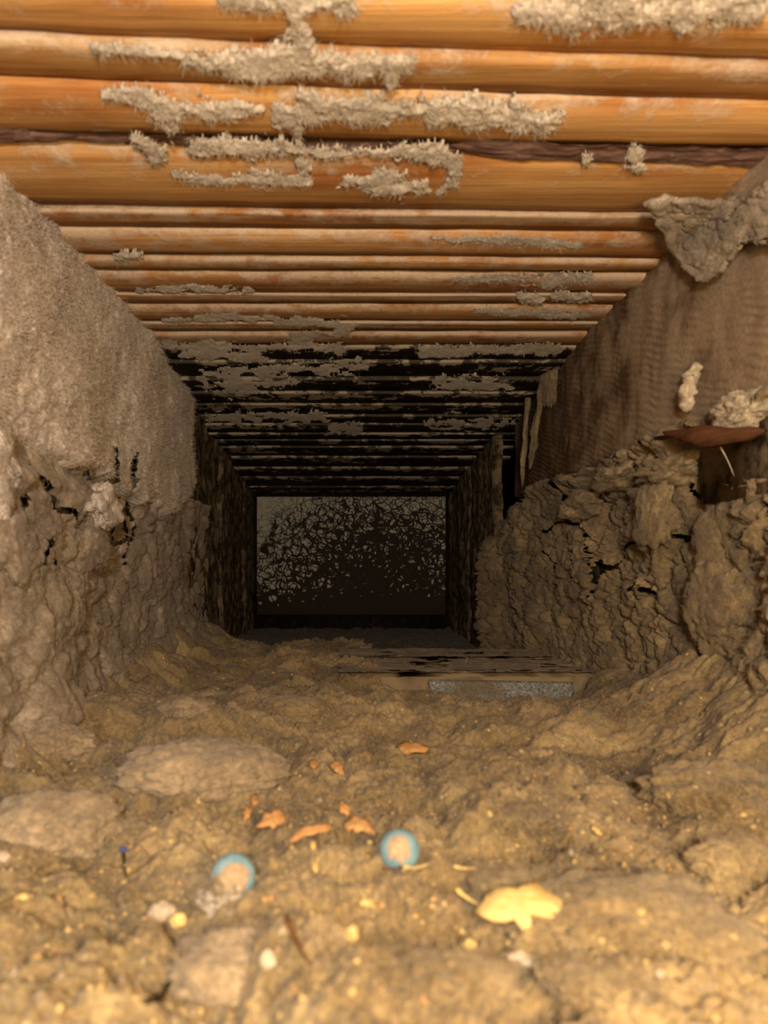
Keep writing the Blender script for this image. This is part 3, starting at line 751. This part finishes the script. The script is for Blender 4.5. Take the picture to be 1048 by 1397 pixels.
wcl(965, 820, 0.43, 110, 110, 'large sandy dust lump on the right wall', 'dust_right', 29, 0.25)
wcl(1030, 890, 0.38, 80, 60, 'small sandy lump at the right edge over the mound', 'dust_right', 30, 0.3)
wcl(780, 690, 0.66, 90, 26, 'brown dust knob under the far end of the plank', 'dust_right', 31, 0.4)
wcl(905, 640, 0.48, 130, 30, 'crumbly dust rim clump along the plank foot', 'dust_right', 32, 0.4)
wcl(830, 650, 0.57, 90, 24, 'smaller crumbly dust rim clump along the plank foot', 'dust_right', 33, 0.4)

wcl(740, 520, 0.76, 60, 70, 'lumpy dust caked where the plank end meets the black laths', 'dust_right', 34, 0.3, 0.35)
wcl(705, 600, 0.93, 26, 110, 'thin dust crust along the plank end beside the black gap', 'dust_right', 35, 0.3, 0.4)

# dust streaks on the plank end and its cream run
streak('dust_streak', [pt(948, 495, 0.428), pt(940, 530, 0.428), pt(936, 562, 0.43)], 0.006, M['dust_pale'], 'pale vertical dust run on the plank above the splinter', 'dust', 3)
streak('dust_streak', [pt(742, 505, 0.76), pt(735, 560, 0.77), pt(722, 640, 0.80)], 0.006, M['dust_right'], 'ragged dust rib on the far end of the plank', 'dust', 5)
streak('dust_streak', [pt(722, 515, 0.82), pt(716, 600, 0.84), pt(712, 665, 0.85)], 0.005, M['dust_right'], 'narrow dust rib beside the black gap', 'dust', 8)

# peeling flap of felted dust on the upper right
def flap():
    out = [(880, 278), (905, 272), (940, 274), (985, 276), (1022, 268), (1060, 240), (1090, 330), (1015, 330), (978, 378), (955, 384), (918, 350), (908, 318)]
    cx, cy = 975, 315; rings = []
    nr = 30; npt = 140
    poly = np.array(out, float)
    seg = np.linalg.norm(np.roll(poly, -1, 0)-poly, axis=1); cum = np.concatenate([[0], np.cumsum(seg)])
    V = []
    for r in range(nr+1):
        f = r/nr
        for j in range(npt):
            t = j/npt*cum[-1]; k = np.searchsorted(cum, t, 'right')-1; a = (t-cum[k])/seg[k]
            p = poly[k]*(1-a)+poly[(k+1) % len(poly)]*a
            q = np.array([cx, cy])*(1-f)+p*f
            if r == nr: q = q+4.5*np.array([float(fbm(np.array(j*0.35), np.array(1.0), np.array(0.0), 2, 6)), float(fbm(np.array(j*0.35), np.array(9.0), np.array(0.0), 2, 7))])
            # lies in a plane just off the plank, its left edge curling inwards over the laths
            d = 0.1955/max(0.2, (q[0]-CX)/F)
            zc = (CY-q[1])/F*d
            if zc > 0.192: d *= 0.192/zc
            d -= 0.006
            P = pt(q[0], q[1], d)
            P = P+np.array([-0.6, -0.5, -0.8])*0.0045*float(fbm(np.array(q[0]/16), np.array(q[1]/16), np.array(0.0), 4, 5, 0.65))
            V.append(P)
    Fq = [(r*npt+j, r*npt+(j+1) % npt, (r+1)*npt+(j+1) % npt, (r+1)*npt+j) for r in range(nr) for j in range(npt)]
    V = np.array(V); c = V.mean(0)
    o = mesh_obj('dust_flap', V-c, Fq, M['dust_flap']); o.location = c
    m = o.modifiers.new('thickness', 'SOLIDIFY'); m.thickness = 0.003; m.offset = 0
    tag(o, 'peeling flap of felted grey dust at the upper right corner', 'dust')
M['dust_flap'] = dust_mat('dust_flap', (0.20, 0.16, 0.105), (0.40, 0.33, 0.23), (0.62, 0.53, 0.39), None, 1.6)
flap()

# ------------------------------------------------------------------ splinters, chips, balls
def stick(name, a, b, r, mat, label, cat, bend=0.1, flat=0.5, parent=None, seed=1, n=7, taper=0.3):
    a, b = np.array(a, float), np.array(b, float); L = np.linalg.norm(b-a); ax = (b-a)/L
    up = np.array([0, 0, 1.0]) if abs(ax[2]) < 0.8 else np.array([0, 1.0, 0]); u = np.cross(ax, up); u /= np.linalg.norm(u); v = np.cross(ax, u)
    m = 9; chunky = name == 'wood_splinter'; tip = [0.12, 0.42, 0.62, 0.8, 1.0, 0.95, 0.75, 0.5, 0.1]; V = []; rr_ = random.Random(seed)
    for i in range(m):
        t = i/(m-1); c = a+(b-a)*t+v*math.sin(t*math.pi)*bend*L
        rad = r*(1-(1-taper)*t)*(tip[i] if chunky else 0.25 if i in (0, m-1) else 1)*rr_.uniform(0.8, 1.15)
        for j in range(n):
            g = j/n*2*math.pi; V.append(c+u*math.cos(g)*rad+v*math.sin(g)*rad*flat)
    Fq = [(i*n+j, i*n+(j+1) % n, (i+1)*n+(j+1) % n, (i+1)*n+j) for i in range(m-1) for j in range(n)]
    c0 = np.array(V).mean(0)
    o = mesh_obj(name, np.array(V)-c0, Fq, mat, parent, not chunky); o.location = c0
    return tag(o, label, cat) if label else o
stick('wood_splinter', pt(905, 590, 0.440), pt(1045, 588, 0.355), 0.0085, M['splinter'], 'reddish brown broken wood splinter jutting out at right', 'splinter', 0.03, 0.75, seed=3, taper=1.1, n=6)
stick('wood_splinter', pt(1000, 565, 0.41), pt(1060, 553, 0.36), 0.006, M['splinter'], 'dark splinter end behind the cream clump at the right edge', 'splinter', 0.02, 0.5, seed=4)
stick('straw', pt(982, 608, 0.405), pt(1002, 650, 0.40), 0.0005, M['fibre'], 'thin straw leaning below the reddish splinter', 'straw', 0.05)
stick('straw', pt(0.1, 0.1, 0.1)*0+np.array([0.1, 0.70, -0.094]), np.array([0.108, 0.715, -0.089]), 0.0006, M['fibre'], 'curled pale straw standing on the sill boards', 'straw', 0.25)
def fl(px, py, dz=0.001): return onfloor(px, py, dz)
stick('twig', fl(390, 1262), fl(424, 1338, 0.002), 0.0011, M['twig'], 'thin dark twig at bottom left of centre', 'twig', 0.06)
stick('twig', fl(166, 1112, 0.003), fl(140, 1160, 0.002), 0.0009, M['splinter'], 'rusty red twig left of the left blue ball', 'twig', 0.05)
stick('twig', fl(212, 1178), fl(170, 1205), 0.0005, M['twig'], 'fine dark twig beside the blue headed pin', 'twig', 0.05)
stick('wood_sliver', fl(622, 1232, 0.003), fl(655, 1252, 0.003), 0.0012, M['chip_yellow'], 'yellow sliver joined to the tip of the yellow flake', 'sliver', 0.05)
stick('wood_sliver', fl(618, 1198, 0.003), fl(652, 1216, 0.003), 0.0010, M['chip_yellow'], 'yellow sliver right of the right blue ball', 'sliver', 0.06)
stick('wood_sliver', fl(548, 1196, 0.002), fl(586, 1192, 0.002), 0.0011, M['chip_yellow'], 'yellow sliver just below the right blue ball', 'sliver', 0.08)
stick('wood_sliver', fl(290, 1067, 0.004), fl(297, 1082, 0.004), 0.0009, M['chip_yellow'], 'short cream sliver below the largest clump', 'sliver', 0.02)
stick('wood_sliver', fl(248, 1044, 0.010), fl(250, 1062, 0.010), 0.0011, M['chip_orange'], 'short orange sliver on the largest clump', 'sliver', 0.02)
stick('soot_lump', fl(196, 1380, 0.002), fl(234, 1360, 0.002), 0.0019, M['soot'], 'black sooty scrap at the bottom left', 'scrap', 0.1, 0.7, seed=5)
pin = empty('pin', tuple(fl(168, 1180))); tag(pin, 'blue headed pin with a dark stem standing left of the left blue ball', 'pin')
h = clump((0, 0, 0.001), (0.0011, 0.0011, 0.0011), None, 'blue_paint', 3, 0.1, 2, name='pin_head', cat=None); h.parent = pin
p0 = fl(172, 1208)-np.array(pin.location); s_ = stick('pin_stem', (0, 0, 0.0005), tuple(p0), 0.0006, M['soot'], None, None, 0.02, 1, pin)

def chip(px, py, wpx, hpx, mat, label, seed, name='wood_chip', cat='wood chip', dz=0.0015, curl=0.25):
    rr_ = random.Random(seed); p = fl(px, py, dz); d = p[1]
    a = wpx/2/F*d; b = hpx/2/F*d*1.5; n = 22; ring = []
    for j in range(n):
        g = j/n*2*math.pi; k = 0.85+0.22*math.sin(2*g+seed)+0.14*math.sin(5*g+seed*2)+rr_.uniform(-0.16, 0.14); ring.append((math.cos(g)*a*k, math.sin(g)*b*k))
    V = []; th = 0.0005+0.08*min(a, b)
    for lay in (1, -1):
        V.append((0, 0, lay*th+a*curl*0.4))
        for f in (0.5, 1.0):
            for x, y in ring: V.append((x*f, y*f, lay*th*(1 if f < 1 else 0.6)+a*curl*(0.4-(x*f/a)**2*0.8)+rr_.uniform(-1, 1)*th*0.4))
    m = 1+2*n; Fq = []
    for s in (0, 1):
        o0 = s*m
        for j in range(n):
            k = (j+1) % n
            t = [(o0, o0+1+j, o0+1+k), (o0+1+j, o0+1+n+j, o0+1+n+k), (o0+1+j, o0+1+n+k, o0+1+k)]
            Fq += t if s == 0 else [q[::-1] for q in t]
    for j in range(n):
        k = (j+1) % n; A, B = 1+n+j, 1+n+k; Fq += [(A, m+A, m+B), (A, m+B, B)]
    o = mesh_obj(name, V, Fq, M[mat], None, False); o.location = p; o.rotation_euler = (0.35+rr_.uniform(-.2, .2), rr_.uniform(-.2, .2), rr_.uniform(-.3, .3))
    return tag(o, label, cat, 'wood chips on the floor dust')
chip(708, 1266, 105, 62, 'chip_yellow', 'largest chip, a bright yellow ragged flake at lower right of centre', 1, dz=0.004, curl=0.15)
chip(560, 1036, 48, 20, 'chip_orange', 'orange ragged chip farthest up the floor', 2, dz=0.003)
chip(461, 1056, 20, 18, 'chip_orange', 'round orange chip between two smaller ones, centre', 3, dz=0.003)
chip(428, 1052, 20, 14, 'chip_orange', 'small orange chip left of the round one', 4, dz=0.003)
chip(347, 1105, 13, 20, 'chip_orange', 'small upright orange chip above the orange flakes', 5, dz=0.003)
chip(337, 1126, 14, 22, 'chip_orange', 'upright orange chip at the left end of the flakes', 6, dz=0.003)
chip(372, 1136, 38, 26, 'chip_orange', 'ragged orange flake above the left blue ball', 7, dz=0.003)
chip(425, 1148, 60, 16, 'chip_orange', 'long flat orange flake between the blue balls', 8, dz=0.003)
chip(490, 1140, 40, 30, 'chip_orange', 'orange flake left of the right blue ball', 9, dz=0.003)
chip(470, 1122, 20, 16, 'chip_orange', 'small orange flake above the one by the right ball', 10, dz=0.003)
chip(430, 1196, 14, 13, 'chip_yellow', 'small cream chip between the two blue balls', 11, dz=0.003)
chip(427, 1168, 10, 12, 'chip_yellow', 'tiny yellow chip between the two blue balls', 12, dz=0.003)
chip(30, 1245, 16, 10, 'chip_yellow', 'yellow chip at the left edge', 13)
chip(500, 1250, 20, 12, 'chip_yellow', 'small yellow chip below the right ball', 14)
chip(716, 1330, 46, 22, 'pale_stone', 'pale flat chip under the big yellow flake', 15)
chip(813, 1148, 10, 14, 'chip_yellow', 'small yellow chip right of centre', 16, dz=0.003)
chip(480, 1285, 26, 16, 'chip_yellow', 'yellow chip near the bottom centre', 17)
chip(640, 1300, 26, 14, 'chip_yellow', 'yellow chip left of the big flake', 18)
# pale pebbles
def peb(px, py, wpx, hpx, label, seed, mat='pale_stone', dz=0.001):
    p = fl(px, py, dz); d = p[1]
    return clump(tuple(p), (wpx/2/F*d, wpx/2.4/F*d, hpx/2/F*d*1.1), label, mat, seed, 0.3, 4, group='pale pebbles on the floor dust', name='pebble', fine=0.03, cat='pebble')
peb(220, 1254, 36, 24, 'largest cream pebble, lower left', 1); peb(243, 1264, 22, 16, 'tan pebble touching the large cream one', 2, 'chip_yellow')
peb(381, 1054, 10, 10, 'tiny white pebble right of the largest clump, left of a pair', 3, dz=0.003); peb(391, 1056, 10, 10, 'tiny white pebble, right one of the pair', 4, dz=0.003)
peb(4, 1176, 20, 14, 'white pebble cut by the left edge', 5); peb(366, 1342, 22, 24, 'pale pebble at the bottom', 6)
peb(326, 1239, 9, 9, 'tiny white pebble under the left blue ball', 7, dz=0.004); peb(900, 1348, 12, 9, 'tiny pale pebble bottom right', 8)

# blue balls, each with a raised tan patch on the side facing the mouth
def blue_ball(px, py, rpx, label, cap_off, cap_r, seed):
    p = onfloor(px, py+rpx*0.55); d = p[1]-0.002; r = rpx/F*d
    c = pt(px, py, d)
    root = empty('blue_ball', tuple(c-np.array([0, 0, r]))); tag(root, label, 'ball', 'blue balls half sunk in the dust')
    V, Fc = ico(4); b = mesh_obj('ball', V*r, Fc, M['ball'], root); b.location = (0, 0, r)
    # cap: a ragged tan blotch proud of the shell
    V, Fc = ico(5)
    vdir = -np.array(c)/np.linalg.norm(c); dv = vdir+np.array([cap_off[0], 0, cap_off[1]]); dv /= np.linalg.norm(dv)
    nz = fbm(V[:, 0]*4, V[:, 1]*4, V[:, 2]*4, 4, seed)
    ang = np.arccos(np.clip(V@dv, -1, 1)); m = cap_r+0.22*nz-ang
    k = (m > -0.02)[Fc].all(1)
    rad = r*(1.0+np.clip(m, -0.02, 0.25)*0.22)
    used = np.unique(Fc[k]); rm = np.zeros(len(V), int); rm[used] = np.arange(len(used))
    cp = mesh_obj('tan_cap', (V*rad[:, None])[used], rm[Fc[k]], M['cap'], root); cp.location = (0, 0, r)
    cp['label'] = 'tan patch on the ball'
    return root, c, r
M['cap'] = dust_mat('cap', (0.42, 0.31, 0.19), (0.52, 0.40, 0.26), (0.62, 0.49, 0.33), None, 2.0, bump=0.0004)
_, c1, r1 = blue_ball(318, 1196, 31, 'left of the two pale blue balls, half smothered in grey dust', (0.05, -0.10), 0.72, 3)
_, c2, r2 = blue_ball(545, 1160, 28, 'right of the two pale blue balls, with a round tan spot', (0.02, 0.08), 0.66, 5)
clump(tuple(c1+np.array([-0.003, -0.004, -r1*0.95])), (r1*1.0, r1*0.6, r1*0.55), 'grey dust tuft smothering the foot of the left blue ball', 'dust_grey', 8, 0.45, group=G)
clump(tuple(c1+np.array([-r1*0.45, -r1*0.85, -r1*0.15])), (r1*0.28, r1*0.2, r1*0.3), 'small grey dust scrap clinging to the left blue ball', 'dust_clump', 9, 0.4, group=G, sub=4)
stick('twig', c2+np.array([-r2*0.9, -r2*0.8, -r2*0.55]), c2+np.array([r2*0.2, -r2*0.97, -r2*0.42]), 0.0007, M['twig'], 'short dark twig lying against the right blue ball', 'twig', 0.05)

cf = fibres('lint_fibres', np.concatenate([c[::4] for c in CF]), 30000, 0.0034, 0.00009, M['clump_fibre'], 12, (0, -0.2, 0.5))
tag(cf, 'fine felted fibres standing off the dust clumps', 'fibres', kind='stuff')
# crumbs too many to count
def crumbs(name, n, size, mat, seed, y0, y1, label):
    g = np.random.default_rng(seed)
    yy = g.uniform(y0, y1, n); xx = g.uniform(-0.6, 0.6, n)*yy; ok = (xx > -0.18) & (xx < 0.19); xx, yy = xx[ok], yy[ok]; n = len(xx)
    zz = floor_h(xx, yy)
    T = np.array([[1, 0, 0], [0, 1, 0], [-1, 0, 0], [0, -1, 0], [0, 0, 1], [0, 0, -1]], float)
    Fc = np.array([[0, 1, 4], [1, 2, 4], [2, 3, 4], [3, 0, 4], [1, 0, 5], [2, 1, 5], [3, 2, 5], [0, 3, 5]])
    s = size*g.uniform(0.3, 1.0, (n, 1, 1))**1.5*g.uniform(0.4, 1.3, (n, 1, 3))
    a = g.uniform(0, 6.28, n); c_, s_ = np.cos(a), np.sin(a)
    P = T[None]*s*g.uniform(0.7, 1.3, (n, 6, 3))
    x = P[..., 0]*c_[:, None]-P[..., 1]*s_[:, None]; y = P[..., 0]*s_[:, None]+P[..., 1]*c_[:, None]
    P = np.stack([x, y, P[..., 2]], -1)+np.stack([xx, yy, zz], -1)[:, None]
    Fa = (Fc[None]+np.arange(n)[:, None, None]*6).reshape(-1, 3)
    o = mesh_obj(name, P.reshape(-1, 3), Fa, M[mat], None, False)
    tag(o, label, 'crumbs', kind='stuff')
M['crumb'] = wood_mat('crumb', [(0.3, (0.50, 0.34, 0.13)), (0.7, (0.80, 0.60, 0.28))], (200, 200, 200))
crumbs('wood_crumbs', 1100, 0.0013, 'crumb', 1, 0.15, 0.34, 'yellow wood crumbs sprinkled over the near floor dust')
crumbs('wood_crumbs', 400, 0.0012, 'chip_orange', 2, 0.15, 0.36, 'orange wood crumbs sprinkled over the near floor dust')
crumbs('dust_crumbs', 2500, 0.0018, 'dust_clump', 3, 0.15, 0.85, 'grey crumbs of dust sprinkled over the floor dust')
